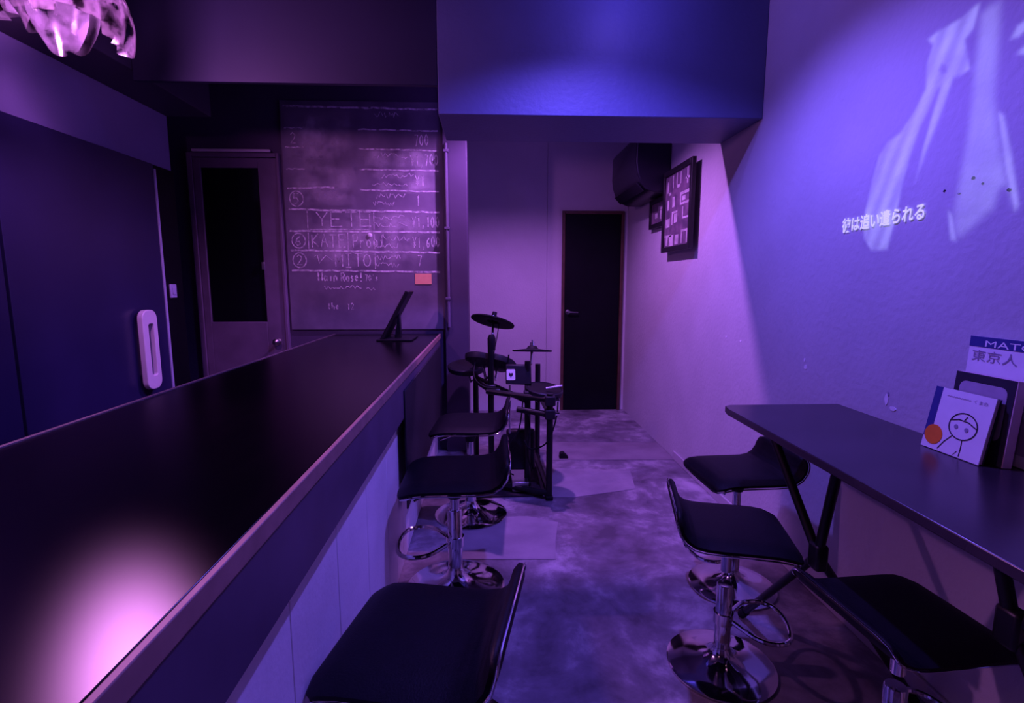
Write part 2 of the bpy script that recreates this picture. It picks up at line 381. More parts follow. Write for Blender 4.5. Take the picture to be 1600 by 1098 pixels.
# dark glass door in the left wall
gd = thing('door_2', (XL, 2.0, 0), 'dark glass door with a long white pull handle, behind the bar', 'door'); struct(gd)
O = (XL, 2.0, 0)
MB().box(XL, XL + 0.028, 2.12, 3.085, 0.02, 1.93).build('glass_panel', 'dark_glass', gd, O, 0.002)
MB().box(XL, XL + 0.028, 1.10, 2.105, 0.02, 1.93).build('glass_panel', 'dark_glass', gd, O, 0.002)
MB().box(XL, XL + 0.034, 3.085, 3.100, 0.02, 1.905).build('edge_strip', 'switch_plastic', gd, O, 0.002)
MB().box(XL, XL + 0.020, 3.100, 3.29, 0.02, 1.93).build('side_panel', 'black_door', gd, O, 0.002)
hm = MB(); outer = rrect(2.805, 2.925, 0.70, 1.13, 0.046); inner = rrect(2.850, 2.893, 0.775, 1.055, 0.012)
fn = lambda a, b, t: (t, a, b); n = len(outer)
for t0, t1 in ((XL + 0.045, XL + 0.075),):
    vs = [fn(a, b, t0) for a, b in outer] + [fn(a, b, t0) for a, b in inner] + [fn(a, b, t1) for a, b in outer] + [fn(a, b, t1) for a, b in inner]
    fs = []
    for k in range(n):
        j = (k + 1) % n
        fs += [(k, j, n + j, n + k), (2*n + k, 3*n + k, 3*n + j, 2*n + j), (k, 2*n + k, 2*n + j, j), (n + k, n + j, 3*n + j, 3*n + k)]
    hm.add(vs, fs)
pull = hm.build('pull_handle', 'white_plastic', gd, O, 0.004)
for z in (0.73, 1.10): MB().tube([(XL + 0.028, 2.865, z), (XL + 0.046, 2.865, z)], 0.014, 12).build('handle_mount', 'steel', pull, O)
sw = thing('wall_switch', (XL + 0.02, 3.17, 1.19), 'small pale bluish switch beside the dark glass door', 'switch')
O = (XL + 0.02, 3.17, 1.19)
pl = MB().box(XL + 0.0205, XL + 0.032, 3.145, 3.205, 1.185, 1.265).build('cover_plate', 'switch_plastic', sw, O, 0.004)
MB().box(XL + 0.032, XL + 0.037, 3.160, 3.190, 1.205, 1.245).build('rocker', 'switch_plastic', pl, O, 0.002)

# wooden door with a dark pane at the end of the bar
wd = thing('door_3', (-1.75, 3.86, 0), 'dark wooden door with tall black glass pane left of the chalkboard', 'door'); struct(wd)
O = (-1.75, 3.86, 0)
x0, x1, z1 = -2.10, -1.47, 2.17
f = MB(); f.box(x0, x0 + 0.035, 3.835, 3.88, 0, z1); f.box(x1 - 0.02, x1, 3.835, 3.88, 0, z1); f.box(x0 + 0.035, x1 - 0.02, 3.835, 3.88, z1 - 0.03, z1)
f.build('door_frame', 'door_wood', wd, O, 0.003)
lf = MB(); lf.box(x0 + 0.037, x0 + 0.085, 3.845, 3.879, 0.01, z1 - 0.033); lf.box(x1 - 0.15, x1 - 0.022, 3.845, 3.879, 0.01, z1 - 0.033)
lf.box(x0 + 0.085, x1 - 0.15, 3.845, 3.879, 2.07, z1 - 0.033); lf.box(x0 + 0.085, x1 - 0.15, 3.845, 3.879, 0.01, 0.99)
leaf = lf.build('door_leaf', 'door_wood', wd, O, 0.003)
MB().box(x0 + 0.080, x1 - 0.145, 3.858, 3.868, 0.985, 2.075).build('pane', 'door_glass', leaf, O)
MB().lathe([(0.003, 0), (0.022, 0), (0.022, 0.004), (0.009, 0.008), (0.009, 0.03), (0.026, 0.042), (0.026, 0.056), (0.010, 0.066), (0.002, 0.067)], (-1.545, 3.845, 0.845), 16, Matrix.Rotation(R(90), 3, 'X')).build('door_knob', 'steel', leaf, O)
MB().box(-1.632, -1.612, 3.836, 3.845, 1.365, 1.42).build('latch', 'steel', leaf, O, 0.002)
MB().box(-2.05, -1.52, 3.815, 3.835, 2.172, 2.19).build('door_rail', 'white_plastic', wd, O, 0.003)

# ------------------------------------------------------------------ lamps
def downlight(name, spec, label, bulb, aim):
    x, y, z = spec['loc']; O = (x, y, ZC)
    t = thing(name, O, label, 'lamp')
    MB().lathe([(0.02, ZC - 0.0005), (0.06, ZC - 0.0005), (0.06, ZC - 0.02), (0.055, ZC - 0.02), (0.055, ZC - 0.004), (0.02, ZC - 0.004)], (x, y, 0), 24).build('trim_ring', 'black_metal', t, O)
    MB().lathe([(0.004, z + 0.045), (0.014, z + 0.045), (0.016, ZC - 0.004), (0.004, ZC - 0.004)], (x, y, 0), 16).build('lamp_socket', 'black_metal', t, O)
    MB().lathe([(0.003, z + 0.012), (0.016, z + 0.016), (0.024, z + 0.03), (0.018, z + 0.045), (0.003, z + 0.046)], (x, y, 0), 16).build('bulb', bulb, t, O)
    return t, O
t, O = downlight('blue_downlight', BLUE_SPOT, 'blue ceiling downlight above the aisle', 'bulb_blue', None); light('blue_light', 'SPOT', BLUE_SPOT, t, O)
t, O = downlight('blue_ceiling_bulb', BLUE_BULB, 'small blue bulb at the ceiling in front of the beam', 'bulb_blue', None); light('small_blue_light', 'POINT', BLUE_BULB, t, O)
t, O = downlight('pink_downlight', PINK_SPOT, 'pink downlight on the ceiling behind the beam', 'bulb_pink', None); light('pink_light', 'SPOT', PINK_SPOT, t, O)

def petal_lamp(spec, label):
    x, y, z = spec['loc']; z += 0.04; O = (x, y, 2.05)
    t = thing('petal_pendant_lamp', O, label, 'lamp')
    MB().lathe([(0.004, ZC - 0.001), (0.05, ZC - 0.001), (0.05, ZC - 0.02), (0.02, ZC - 0.035), (0.004, ZC - 0.036)], (x, y, 0), 20).build('ceiling_rose', 'black_metal', t, O)
    MB().tube([(x, y, ZC - 0.03), (x, y, z + 0.13)], 0.004, 8).build('cord', 'black_rubber', t, O)
    MB().lathe([(0.004, z + 0.14), (0.03, z + 0.13), (0.035, z + 0.06), (0.004, z + 0.055)], (x, y, 0), 20).build('lamp_socket', 'black_metal', t, O)
    MB().tube([(x + 0.13*math.cos(a), y + 0.13*math.sin(a), z + 0.10) for a in [2*math.pi*k/24 for k in range(24)]], 0.005, 6, closed=True).build('ring_frame', 'chrome', t, O)
    for k in range(13):
        a = 2*math.pi*k/13 + random.uniform(-.12, .12); w = random.uniform(.035, .060)
        if R(45) < a < R(108): continue
        L = random.uniform(.16, .25); tilt = random.uniform(.05, .75)
        nu, nv = 7, 9; vs = []; fs = []
        for side in (0, 1):
            for i in range(nv):
                for j in range(nu):
                    u = (j/(nu-1) - 0.5)*2; v = i/(nv-1)
                    ww = w*(0.55 + 0.9*math.sin(math.pi*(0.15 + 0.75*v)))
                    r = 0.13 + 0.10*tilt*math.sin(v*2.2) - 0.05*u*u + side*0.004 + 0.012*math.sin(5*v + k)*u
                    zz = z + 0.10 - L*v + 0.02*u*u
                    tx = ww*u
                    vs.append((x + r*math.cos(a) - tx*math.sin(a), y + r*math.sin(a) + tx*math.cos(a), zz))
        q = nu*nv
        for i in range(nv - 1):
            for j in range(nu - 1):
                b = i*nu + j
                fs += [(b, b+1, b+nu+1, b+nu), (q+b, q+b+nu, q+b+nu+1, q+b+1)]
        for i in range(nv - 1):
            fs += [(i*nu, (i+1)*nu, q+(i+1)*nu, q+i*nu), (i*nu+nu-1, q+i*nu+nu-1, q+(i+1)*nu+nu-1, (i+1)*nu+nu-1)]
        for j in range(nu - 1):
            fs += [(j, q+j, q+j+1, j+1), ((nv-1)*nu+j, (nv-1)*nu+j+1, q+(nv-1)*nu+j+1, q+(nv-1)*nu+j)]
        MB().add(vs, fs).build('petal', 'frosted_petal', t, O)
    light('rose_light', 'POINT', spec, t, O)
    MB().lathe([(0.003, z + 0.02), (0.016, z + 0.025), (0.02, z + 0.04), (0.014, z + 0.056), (0.003, z + 0.057)], (x, y, 0), 16).build('bulb', 'bulb_rose', t, O)
petal_lamp(ROSE_BULB, 'frosted glass petal pendant lamp glowing pink above the bar')
light('rose_fill_light', 'SPOT', ROSE_FILL_SPOT, bpy.data.objects['petal_pendant_lamp'], (-1.36, 1.86, 2.05), (-0.6, 0.65, 0.9))
petal_lamp(WARM_FILL, 'added unseen fill lamp behind the viewer, shaped as a petal pendant')

# ------------------------------------------------------------------ bar counter
CX, CZ = -0.362, 0.90
O = (-0.70, 2.0, 0)
bar = thing('bar_counter', O, 'long dark bar counter with pale wooden edge running to the chalkboard', 'counter')
MB().box(-1.125, CX - 0.012, 0.12, 3.82, CZ - 0.035, CZ).build('worktop', 'counter_top', bar, O, 0.002)
MB().box(CX - 0.012, CX, 0.12, 3.82, CZ - 0.035, CZ).build('edge_strip', 'counter_edge', bar, O, 0.002)
MB().box(-1.137, -1.125, 0.12, 3.82, CZ - 0.035, CZ + 0.004).build('back_edge_strip', 'back_edge', bar, O, 0.001)
MB().box(CX - 0.062, CX - 0.004, 0.12, 3.80, 0.705, CZ - 0.035).build('apron', 'apron', bar, O, 0.002)
ys = [0.12, 0.33, 0.65, 0.965, 1.28, 1.60, 1.92, 2.24, 2.56, 2.88, 3.20, 3.52, 3.80]
for a, b in zip(ys[:-1], ys[1:]):
    MB().box(CX - 0.060, CX - 0.036, a + 0.002, b - 0.002, 0.005, 0.705).build('panel_board', 'knee_panel', bar, O, 0.002)
MB().box(-1.10, CX - 0.064, 0.15, 0.18, 0.005, CZ - 0.035).build('end_panel', 'apron', bar, O)
MB().box(-1.10, -1.07, 0.18, 3.80, 0.005, CZ - 0.035).build('inner_panel', 'apron', bar, O)
cp = thing('dark_front_sheet', (-0.35, 2.9, 0.30), 'thin black sheet over the far half of the counter front', 'panel')
MB().box(CX - 0.0035, CX + 0.004, 2.16, 3.78, 0.30, 0.825).build('board', 'black_panel', cp, (-0.35, 2.9, 0.30), 0.003)  # thin dark sheet covering the counter front's far half

# menu stand on the counter
O = (-0.66, 3.42, CZ)
ms = thing('menu_stand', O, 'black slanted menu stand on the far end of the bar counter', 'stand')
MB().prism([(-0.715, CZ + 0.004), (-0.690, CZ + 0.004), (-0.515, 1.215), (-0.540, 1.222)], lambda a, b, t: (a, t, b), 3.36, 3.58).build('board', 'black_plastic', ms, O, 0.004)
MB().prism([(-0.63, CZ + 0.01), (-0.59, CZ + 0.01), (-0.595, 1.07), (-0.603, 1.075)], lambda a, b, t: (a, t, b), 3.44, 3.50).build('strut', 'black_plastic', ms, O, 0.002)
MB().box(-0.73, -0.50, 3.34, 3.60, CZ + 0.0005, CZ + 0.012).build('foot', 'black_plastic', ms, O, 0.003)

# ------------------------------------------------------------------ chalkboard with its writing
YK = 3.862
O = (-0.88, 3.87, 0.93)
cb = thing('chalkboard', O, 'tall blackboard covered with ruled rows of chalk handwriting', 'chalkboard')
kb = MB().box(-1.455, -0.330, 3.864, 3.8795, 0.93, 2.53).build('board', 'chalkboard', cb, O, 0.002)
def ribbon(mb, pts, w):
    pts = [Vector((p[0], 0, p[1])) for p in pts]
    vs = []; fs = []
    for i, p in enumerate(pts):
        a = pts[max(i-1, 0)]; b = pts[min(i+1, len(pts)-1)]; d = b - a
        d = d.normalized() if d.length > 1e-9 else Vector((1, 0, 0))
        nrm = Vector((-d.z, 0, d.x)) * w/2
        vs += [(p.x + nrm.x, YK, p.z + nrm.z), (p.x - nrm.x, YK, p.z - nrm.z)]
    for i in range(len(pts) - 1): fs.append((2*i, 2*i+1, 2*i+3, 2*i+2))
    mb.add(vs, fs)
def dust(o, f=lambda co: 1.0):
    at = o.data.attributes.new('dust', 'FLOAT', 'POINT')
    for i, v in enumerate(o.data.vertices): at.data[i].value = f(v.co)
    return o
def wob(p, q, n=14, amp=0.003):
    return [(p[0] + (q[0]-p[0])*k/n, p[1] + (q[1]-p[1])*k/n + random.uniform(-amp, amp)) for k in range(n + 1)]
def cl(pts, w):
    m = MB(); ribbon(m, pts, w); dust(m.build('chalk_line', 'chalk', kb, O))
rows_l = [2.491, 2.346, 2.217, 2.070, 1.938, 1.792, 1.640, 1.504, 1.363]
rows_r = [2.479, 2.337, 2.202, 2.066, 1.919, 1.776, 1.635, 1.489, 1.350]
for i, (a, b) in enumerate(zip(rows_l, rows_r)):
    xa = -1.43; xb = -0.36
    if i in (1, 2, 3): cl(wob((xa, a), (-1.30, a)), 0.008); cl(wob((-0.92, (a+b)/2), (xb, b)), 0.010)
    elif i == 4: cl(wob((xa, a), (-1.10, a + 0.006)), 0.013); cl(wob((-0.92, (a+b)/2), (xb, b)), 0.010)
    else: cl(wob((xa, a), (xb, b), 26), 0.013)
G = {'A': [[(0,0),(.5,1),(1,0)],[(.2,.4),(.8,.4)]], 'B': [[(0,0),(0,1),(.7,1),(.8,.75),(.6,.55),(0,.52),(.7,.5),(.9,.25),(.7,0),(0,0)]], 'D': [[(0,0),(0,1),(.6,.9),(.9,.5),(.6,.1),(0,0)]],
     'E': [[(1,1),(0,1),(0,0),(1,0)],[(0,.52),(.8,.52)]], 'F': [[(.9,1),(0,1),(0,0)],[(0,.52),(.7,.52)]], 'I': [[(.5,0),(.5,1)],[(.1,1),(.9,1)],[(.1,0),(.9,0)]],
     'K': [[(0,0),(0,1)],[(.9,1),(0,.45),(.9,0)]], 'L': [[(0,1),(0,0),(.9,0)]], 'M': [[(0,0),(0,1),(.5,.4),(1,1),(1,0)]], 'N': [[(0,0),(0,1),(1,0),(1,1)]],
     'O': [[(.5,0),(.1,.2),(0,.5),(.15,.85),(.5,1),(.85,.85),(1,.5),(.85,.15),(.5,0)]], 'P': [[(0,0),(0,1),(.7,1),(.9,.75),(.7,.5),(0,.48)]], 'R': [[(0,0),(0,1),(.7,1),(.9,.75),(.7,.5),(0,.48)],[(.4,.48),(.9,0)]],
     'S': [[(.9,.85),(.6,1),(.2,.9),(.1,.7),(.5,.5),(.9,.3),(.7,.05),(.3,0),(0,.15)]], 'T': [[(0,1),(1,1)],[(.5,1),(.5,0)]], 'Y': [[(0,1),(.5,.5),(1,1)],[(.5,.5),(.5,0)]],
     'a': [[(.8,.5),(.4,.6),(.1,.3),(.3,0),(.7,.15),(.8,.55),(.85,0)]], 'e': [[(.1,.3),(.8,.35),(.6,.6),(.2,.5),(.1,.2),(.4,0),(.8,.1)]], 'i': [[(.5,.6),(.5,0)]], 'n': [[(.1,0),(.1,.6)],[(.1,.4),(.5,.6),(.8,.4),(.8,0)]],
     'o': [[(.5,0),(.15,.2),(.15,.45),(.5,.6),(.85,.45),(.85,.15),(.5,0)]], 'r': [[(.2,0),(.2,.6)],[(.2,.35),(.5,.58),(.8,.5)]], 's': [[(.8,.5),(.4,.6),(.2,.45),(.7,.2),(.5,0),(.1,.05)]], 'f': [[(.8,.95),(.5,.95),(.4,.7),(.4,0)],[(.1,.55),(.7,.55)]],
     't': [[(.5,.9),(.5,.05),(.8,0)],[(.2,.6),(.8,.6)]], 'h': [[(.1,0),(.1,1)],[(.1,.4),(.5,.6),(.8,.4),(.8,0)]], 'l': [[(.5,0),(.5,1)]],
     '0': [[(.5,0),(.1,.3),(.1,.7),(.5,1),(.85,.7),(.85,.3),(.5,0)]], '1': [[(.3,.8),(.55,1),(.55,0)]], '2': [[(.1,.8),(.4,1),(.8,.8),(.7,.5),(.1,0),(.9,0)]], '3': [[(.1,.9),(.6,1),(.8,.75),(.4,.52),(.85,.3),(.5,0),(.1,.1)]],
     '5': [[(.9,1),(.2,1),(.15,.55),(.6,.6),(.85,.3),(.5,0),(.1,.1)]], '6': [[(.8,.95),(.3,.7),(.1,.3),(.4,0),(.8,.2),(.7,.45),(.15,.4)]], '7': [[(.1,1),(.9,1),(.4,0)]], '8': [[(.5,.52),(.15,.75),(.5,1),(.85,.75),(.5,.52),(.1,.25),(.5,0),(.9,.25),(.5,.52)]],
     '4': [[(.7,0),(.7,1),(.1,.3),(.95,.3)]], '¥': [[(0,1),(.5,.5),(1,1)],[(.5,.5),(.5,0)],[(.15,.45),(.85,.45)],[(.15,.25),(.85,.25)]], ',': [[(.5,.1),(.35,-.2)]], '!': [[(.5,1),(.5,.3)],[(.5,.1),(.5,0)]], "'": [[(.5,1),(.4,.75)]]}
def chalk_word(s, x, z, w, h, th, m='chalk'):
    mb = MB(); n = len(s); cw = w/n
    for i, ch in enumerate(s):
        for pl in G.get(ch, []):
            jx = random.uniform(-.05, .05); jz = random.uniform(-.06, .06)
            ribbon(mb, [(x + cw*(i + .1 + .74*(p[0] + jx)), z + h*(p[1] + jz)) for p in pl], th)
    if mb.v: dust(mb.build('chalk_writing', m, kb, O))
def scribble(x, z, w, h, th, n=16):
    mb = MB(); ribbon(mb, [(x + w*k/n + random.uniform(-.3, .3)*w/n, z + random.uniform(0, h)) for k in range(n + 1)], th); dust(mb.build('chalk_writing', 'chalk', kb, O))
def ring(x, z, r, th):
    mb = MB(); ribbon(mb, [(x + r*math.cos(a), z + 1.1*r*math.sin(a)) for a in [2*math.pi*k/14 + .4 for k in range(15)]], th); dust(mb.build('chalk_writing', 'chalk', kb, O))
mid = lambda i: (rows_l[i] + rows_l[i+1])/2
for i, d in enumerate(['', '2', '', '', '5', '', '6', '2']):
    if i in (4, 6, 7): ring(-1.37, mid(i), 0.048, 0.008)
    if d: chalk_word(d, -1.40, mid(i) - 0.035, 0.06, 0.07, 0.008)
chalk_word('YETE', -1.25, mid(5) - 0.045, 0.42, 0.10, 0.009)
chalk_word('KATE', -1.28, mid(6) - 0.045, 0.25, 0.09, 0.009); chalk_word('Proof', -0.99, mid(6) - 0.045, 0.24, 0.09, 0.008)
cl(wob((-1.02, rows_l[6]), (-1.02, rows_l[7]), 5, 0), 0.007); cl(wob((-1.30, rows_l[6] - .01), (-1.30, rows_l[7] + .01), 5, 0), 0.006)
cl([(-1.30, rows_l[5]), (-1.30, rows_l[6] + .012), (-1.1, rows_l[6] + .014), (-0.86, rows_l[6] + .012), (-0.86, rows_l[5] - .03)], 0.007)
chalk_word('MITO', -1.12, mid(7) - 0.045, 0.27, 0.09, 0.008); scribble(-1.27, mid(7) - .03, 0.13, 0.07, 0.006, 6)
for i, pr in enumerate(['', '700', '¥1,700', '¥1', '1', '¥1,100', '¥1,600', '7']):
    if pr: chalk_word(pr, -0.56 if len(pr) > 3 else -0.53, mid(i) - 0.045, 0.032*len(pr) + 0.01, 0.075, 0.007)
for i in (0, 2, 3, 4, 5, 6, 7):
    scribble(-0.83 + random.uniform(0, .06), mid(i) + 0.002, random.uniform(.16, .24), 0.04, 0.005, 18)
    if i > 2: scribble(-0.83, mid(i) - 0.05, random.uniform(.14, .26), 0.036, 0.005, 16)
for i in range(5, 8): cl(wob((-0.83, rows_l[i] - .02), (-0.83, rows_l[i+1] + .01), 4, 0), 0.006)
chalk_word('Main', -1.245, 1.285, 0.145, 0.06, 0.011); chalk_word('Rose!', -1.08, 1.285, 0.16, 0.06, 0.011); chalk_word("70's", -0.91, 1.285, 0.10, 0.045, 0.006)
scribble(-1.20, 1.225, 0.26, 0.03, 0.007, 20); scribble(-0.90, 1.215, 0.06, 0.03, 0.006, 5)
chalk_word('the', -1.19, 1.08, 0.09, 0.045, 0.007); chalk_word('12', -1.05, 1.08, 0.06, 0.045, 0.007)
for (xa, xb, za, zb) in ((-1.46, -0.93, 2.06, 2.50), (-1.46, -0.88, 1.78, 2.16), (-0.96, -0.34, 2.06, 2.23), (-0.95, -0.36, 1.90, 2.09), (-1.44, -0.36, 1.36, 1.82)):
    n = 16; vs = [(xa + (xb-xa)*i/n, YK + 0.0008, za + (zb-za)*j/n) for j in range(n+1) for i in range(n+1)]
    o = MB().add(vs, [(j*(n+1)+i, j*(n+1)+i+1, (j+1)*(n+1)+i+1, (j+1)*(n+1)+i) for j in range(n) for i in range(n)]).build('chalk_smudge', 'chalk_smudge', kb, O)
    at = o.data.attributes.new('dust', 'FLOAT', 'POINT')
    for k in range(len(vs)):
        u = (k % (n+1))/n; v = (k // (n+1))/n; at.data[k].value = min(1, 4*min(u, 1-u))*min(1, 4*min(v, 1-v))
tag(MB().box(-0.545, -0.425, 3.8605, 3.8632, 1.262, 1.338).build('sticky_note', 'note_paper', None, (-0.48, 3.862, 1.262)), 'small orange note stuck below the last chalk row', 'note')
tag(MB().lathe([(0.002, 0), (0.016, 0), (0.016, 0.006), (0.011, 0.010), (0.002, 0.010)], (-0.862, 3.863, 1.612), 16, Matrix.Rotation(R(90), 3, 'X')).build('round_magnet', 'paper', None, (-0.862, 3.863, 1.612)), 'small white round magnet in the middle of the chalkboard', 'magnet')

# ------------------------------------------------------------------ folding table on the right
TZ = 0.82; TX0, TX1, TY0, TY1 = 0.872, 1.322, 0.42, 1.875
O = (1.1, 1.1, 0)
tb = thing('folding_table', O, 'long narrow dark folding table against the right wall', 'table')
MB().prism([(TX0 + 0.03, TY1), (TX1, TY1), (TX1, TY0), (TX0 - 0.02, TY0), (TX0 - 0.006, TY1 - 0.06), (TX0 + 0.006, TY1 - 0.015)], lambda a, b, t: (a, b, t), TZ - 0.024, TZ).build('tabletop', 'table_top', tb, O, 0.003)
def leg_set(kn, tops, feet):
    for a in tops: MB().tube([a, kn], 0.0135, 10).build('strut', 'black_metal', tb, O)
    for b in feet:
        lg = MB().tube([kn, b], 0.0125, 10).build('leg', 'black_metal', tb, O)
        d = (Vector(b) - Vector(kn)).normalized()
        MB().tube([Vector(b) - d*0.05, b], 0.0155, 10).build('rubber_foot', 'black_rubber', lg, O)
    k = Vector(kn)
    MB().box(k.x - 0.018, k.x + 0.018, k.y - 0.024, k.y + 0.024, k.z - 0.042, k.z + 0.036).build('hinge_bracket', 'black_metal', tb, O, 0.008)
leg_set((0.935, 1.355, 0.505), [(0.905, 1.575, TZ - 0.026), (0.915, 1.275, TZ - 0.026)], [(0.960, 1.80, 0.014), (1.285, 1.37, 0.014)])
leg_set((1.00, 0.875, 0.625), [(0.985, 0.915, TZ - 0.026), (1.02, 0.70, TZ - 0.026)], [(1.25, 0.80, 0.014), (1.02, 0.50, 0.014)])
MB().box(0.97, 1.012, 0.885, 0.945, 0.745, TZ - 0.024).build('corner_bracket', 'black_metal', tb, O, 0.005)

# ------------------------------------------------------------------ books and cards on the table (facing -X, leaning on the wall)
def leaning(name, loc, lean, label, cat, rz=0.0):
    t = thing(name, loc, label, cat); t.rotation_euler = (0, R(lean), R(rz)); return t
def face(w, h, x, y0=0.0, z0=0.0):        # map (a, b) on a cover: a to the viewer's right, b up
    return lambda a, b: (x, -(y0 + a), z0 + b)
def plate(name, m, root, poly, x, th=0.0006):
    return MB().prism(poly, lambda a, b, t: (t, -a, b), x - th, x).build(name, m, root)
def rect(a0, a1, b0, b1): return [(a0, b0), (a1, b0), (a1, b1), (a0, b1)]
def stroke(pts, w):
    vs = [Vector((p[0], p[1])) for p in pts]; L = []; Rr = []
    for i, p in enumerate(vs):
        d = (vs[min(i+1, len(vs)-1)] - vs[max(i-1, 0)]).normalized(); nn = Vector((-d.y, d.x))*w/2; L.append(p + nn); Rr.append(p - nn)
    return L, Rr
def line(root, pts, w, x, m='ink', name='drawn_line'):
    L, Rr = stroke(pts, w); n = len(L); mb = MB()
    mb.add([(x, -p.x, p.y) for p in L] + [(x, -p.x, p.y) for p in Rr], [(i, i+1, n+i+1, n+i) for i in range(n-1)]); return mb.build(name, m, root)

# square white book (origin at its far lower corner, width towards the camera)
bk = leaning('picture_book', (1.222, 1.375, TZ + 0.002), 10, 'square white picture book with orange sticker and blue band', 'book', 1.0)
W, H, T = 0.172, 0.172, 0.014
MB().prism(rect(0, W, 0, H), lambda a, b, t: (t, -a, b), 0.0, 0.0025).build('front_cover', 'paper', bk)
MB().prism(rect(0.001, W - 0.002, 0.003, H - 0.003), lambda a, b, t: (t, -a, b), 0.0026, T - 0.0026).build('pages', 'paper_pink', bk)
MB().prism(rect(0, W, 0, H), lambda a, b, t: (t, -a, b), T - 0.0025, T).build('back_cover', 'ink', bk)
plate('blue_band', 'blue_print', bk, rect(0.0, 0.022, 0.03, H), 0.0)
plate('round_sticker', 'orange_sticker', bk, [(0.030 + 0.027*math.cos(2*math.pi*k/28), 0.040 + 0.027*math.sin(2*math.pi*k/28)) for k in range(28)], -0.0006)
cx, cz, rr = 0.106, 0.082, 0.035
line(bk, [(cx + rr*1.12*math.cos(a), cz + rr*math.sin(a)) for a in [2*math.pi*k/32 for k in range(33)]], 0.0032, -0.0008)
line(bk, [(cx - 0.036, cz + 0.010), (cx - 0.015, cz + 0.016), (cx + 0.012, cz + 0.014), (cx + 0.037, cz + 0.003)], 0.003, -0.0008)
line(bk, [(cx + 0.0, cz + 0.016), (cx + 0.006, cz + 0.028)], 0.0025, -0.0008)
line(bk, [(cx - 0.022, cz - 0.030), (cx - 0.040, cz - 0.052), (cx - 0.054, cz - 0.076)], 0.0025, -0.0008)
line(bk, [(cx + 0.008, cz - 0.036), (cx + 0.010, cz - 0.058), (cx + 0.010, cz - 0.078)], 0.0025, -0.0008)
line(bk, [(cx - 0.006, cz - 0.078), (cx + 0.002, cz - 0.066)], 0.0015, -0.0008)
for dx, dz in ((-0.018, -0.004), (0.012, -0.006)): plate('drawn_eye', 'ink_grey', bk, [(cx + dx + 0.0055*math.cos(2*math.pi*k/12), cz + dz + 0.006*math.sin(2*math.pi*k/12)) for k in range(12)], -0.0006)
text_mb('くまの', lambda a, b: (-0.0008, -(0.118 + a), 0.148 + b), fit=(0.036, 0.010)).build('title_lettering', 'ink_grey', bk)
line(bk, [(0.04 + 0.004*k, 0.152 + 0.002*(k % 2)) for k in range(18)], 0.002, -0.0008, 'paper_grey')

fb = leaning('window_box_book', (1.262, 1.345, TZ + 0.002), 4.0, 'black bordered card box with a rounded grey panel behind the white book', 'box', 1.0)
W2, H2 = 0.165, 0.218
MB().prism(rect(0, W2, 0, H2), lambda a, b, t: (t, -a, b), 0.0, 0.024).build('card_body', 'paper_pink', fb)
plate('black_border', 'ink', fb, rect(0, W2 - 0.003, 0, H2), -0.0002)
plate('grey_panel', 'paper_grey', fb, rrect(0.016, W2 - 0.020, 0.06, H2 - 0.022, 0.018), -0.0010)

mg = leaning('city_magazine', (1.310, 1.365, TZ + 0.002), 2.6, 'tall magazine with blue masthead leaning on the right wall', 'magazine')
W3, H3 = 0.25, 0.312
MB().prism(rect(0, W3, 0, H3), lambda a, b, t: (t, -a, b), 0.0, 0.006).build('cover', 'paper', mg)
plate('masthead', 'blue_print', mg, rect(0, W3, H3 - 0.028, H3), -0.0002)
text_mb('MATOBA', lambda a, b: (-0.0012, -(0.045 + a), H3 - 0.026 + b), fit=(0.19, 0.017)).build('masthead_lettering', 'paper', mg)
text_mb('東京人', lambda a, b: (-0.0012, -(0.012 + a), H3 - 0.066 + b), fit=(0.125, 0.030)).build('title_lettering', 'ink_grey', mg)
plate('cover_picture', 'paper_grey', mg, rect(0.118, 0.20, 0.03, 0.14), -0.0004); plate('cover_strip', 'ink_grey', mg, rect(0.118, 0.20, 0.150, 0.158), -0.0004)

# ------------------------------------------------------------------ projected film picture on the right wall
SH = {
    'A1': [(1.639,2.012),(1.606,2.019),(1.525,2.020),(1.484,2.033),(1.468,2.032),(1.479,1.971),(1.504,1.954),(1.477,1.866),(1.504,1.859),(1.529,1.861),(1.550,1.793),(1.581,1.716),(1.609,1.642),(1.631,1.589),(1.614,1.681),(1.591,1.778),(1.571,1.853),(1.583,1.845),(1.605,1.801),(1.632,1.753),(1.658,1.682),(1.682,1.589),(1.698,1.479),(1.719,1.387),(1.794,1.387),(1.837,1.434),(1.843,1.529),(1.819,1.634),(1.798,1.705),(1.765,1.745),(1.712,1.759),(1.660,1.814),(1.627,1.864),(1.630,1.938),(1.615,1.987)],
    'B1': [(1.476,2.007),(1.440,2.025),(1.396,2.018),(1.385,1.905),(1.380,1.762),(1.359,1.676),(1.325,1.573),(1.292,1.469),(1.310,1.453),(1.337,1.511),(1.348,1.464),(1.391,1.432),(1.444,1.392),(1.479,1.405),(1.493,1.483),(1.482,1.588),(1.473,1.708),(1.477,1.862)],
    'C1': [(1.370,1.896),(1.354,1.922),(1.329,1.928),(1.326,1.903),(1.347,1.892)],
    'C2': [(1.348,1.853),(1.327,1.865),(1.317,1.858),(1.324,1.840)],
    'L1': [(1.378,1.722),(1.363,1.709),(1.329,1.605),(1.293,1.472),(1.300,1.458),(1.337,1.559)],
    'L2': [(1.498,1.484),(1.483,1.471),(1.461,1.397),(1.479,1.401)],
    'D1': [(1.575,1.917),(1.561,1.908),(1.554,1.888),(1.569,1.886),(1.582,1.902)],
}
def inside(p, poly):
    c = False; j = len(poly) - 1
    for i in range(len(poly)):
        if (poly[i][1] > p[1]) != (poly[j][1] > p[1]) and p[0] < (poly[j][0]-poly[i][0])*(p[1]-poly[i][1])/(poly[j][1]-poly[i][1]) + poly[i][0]: c = not c
        j = i
    return c
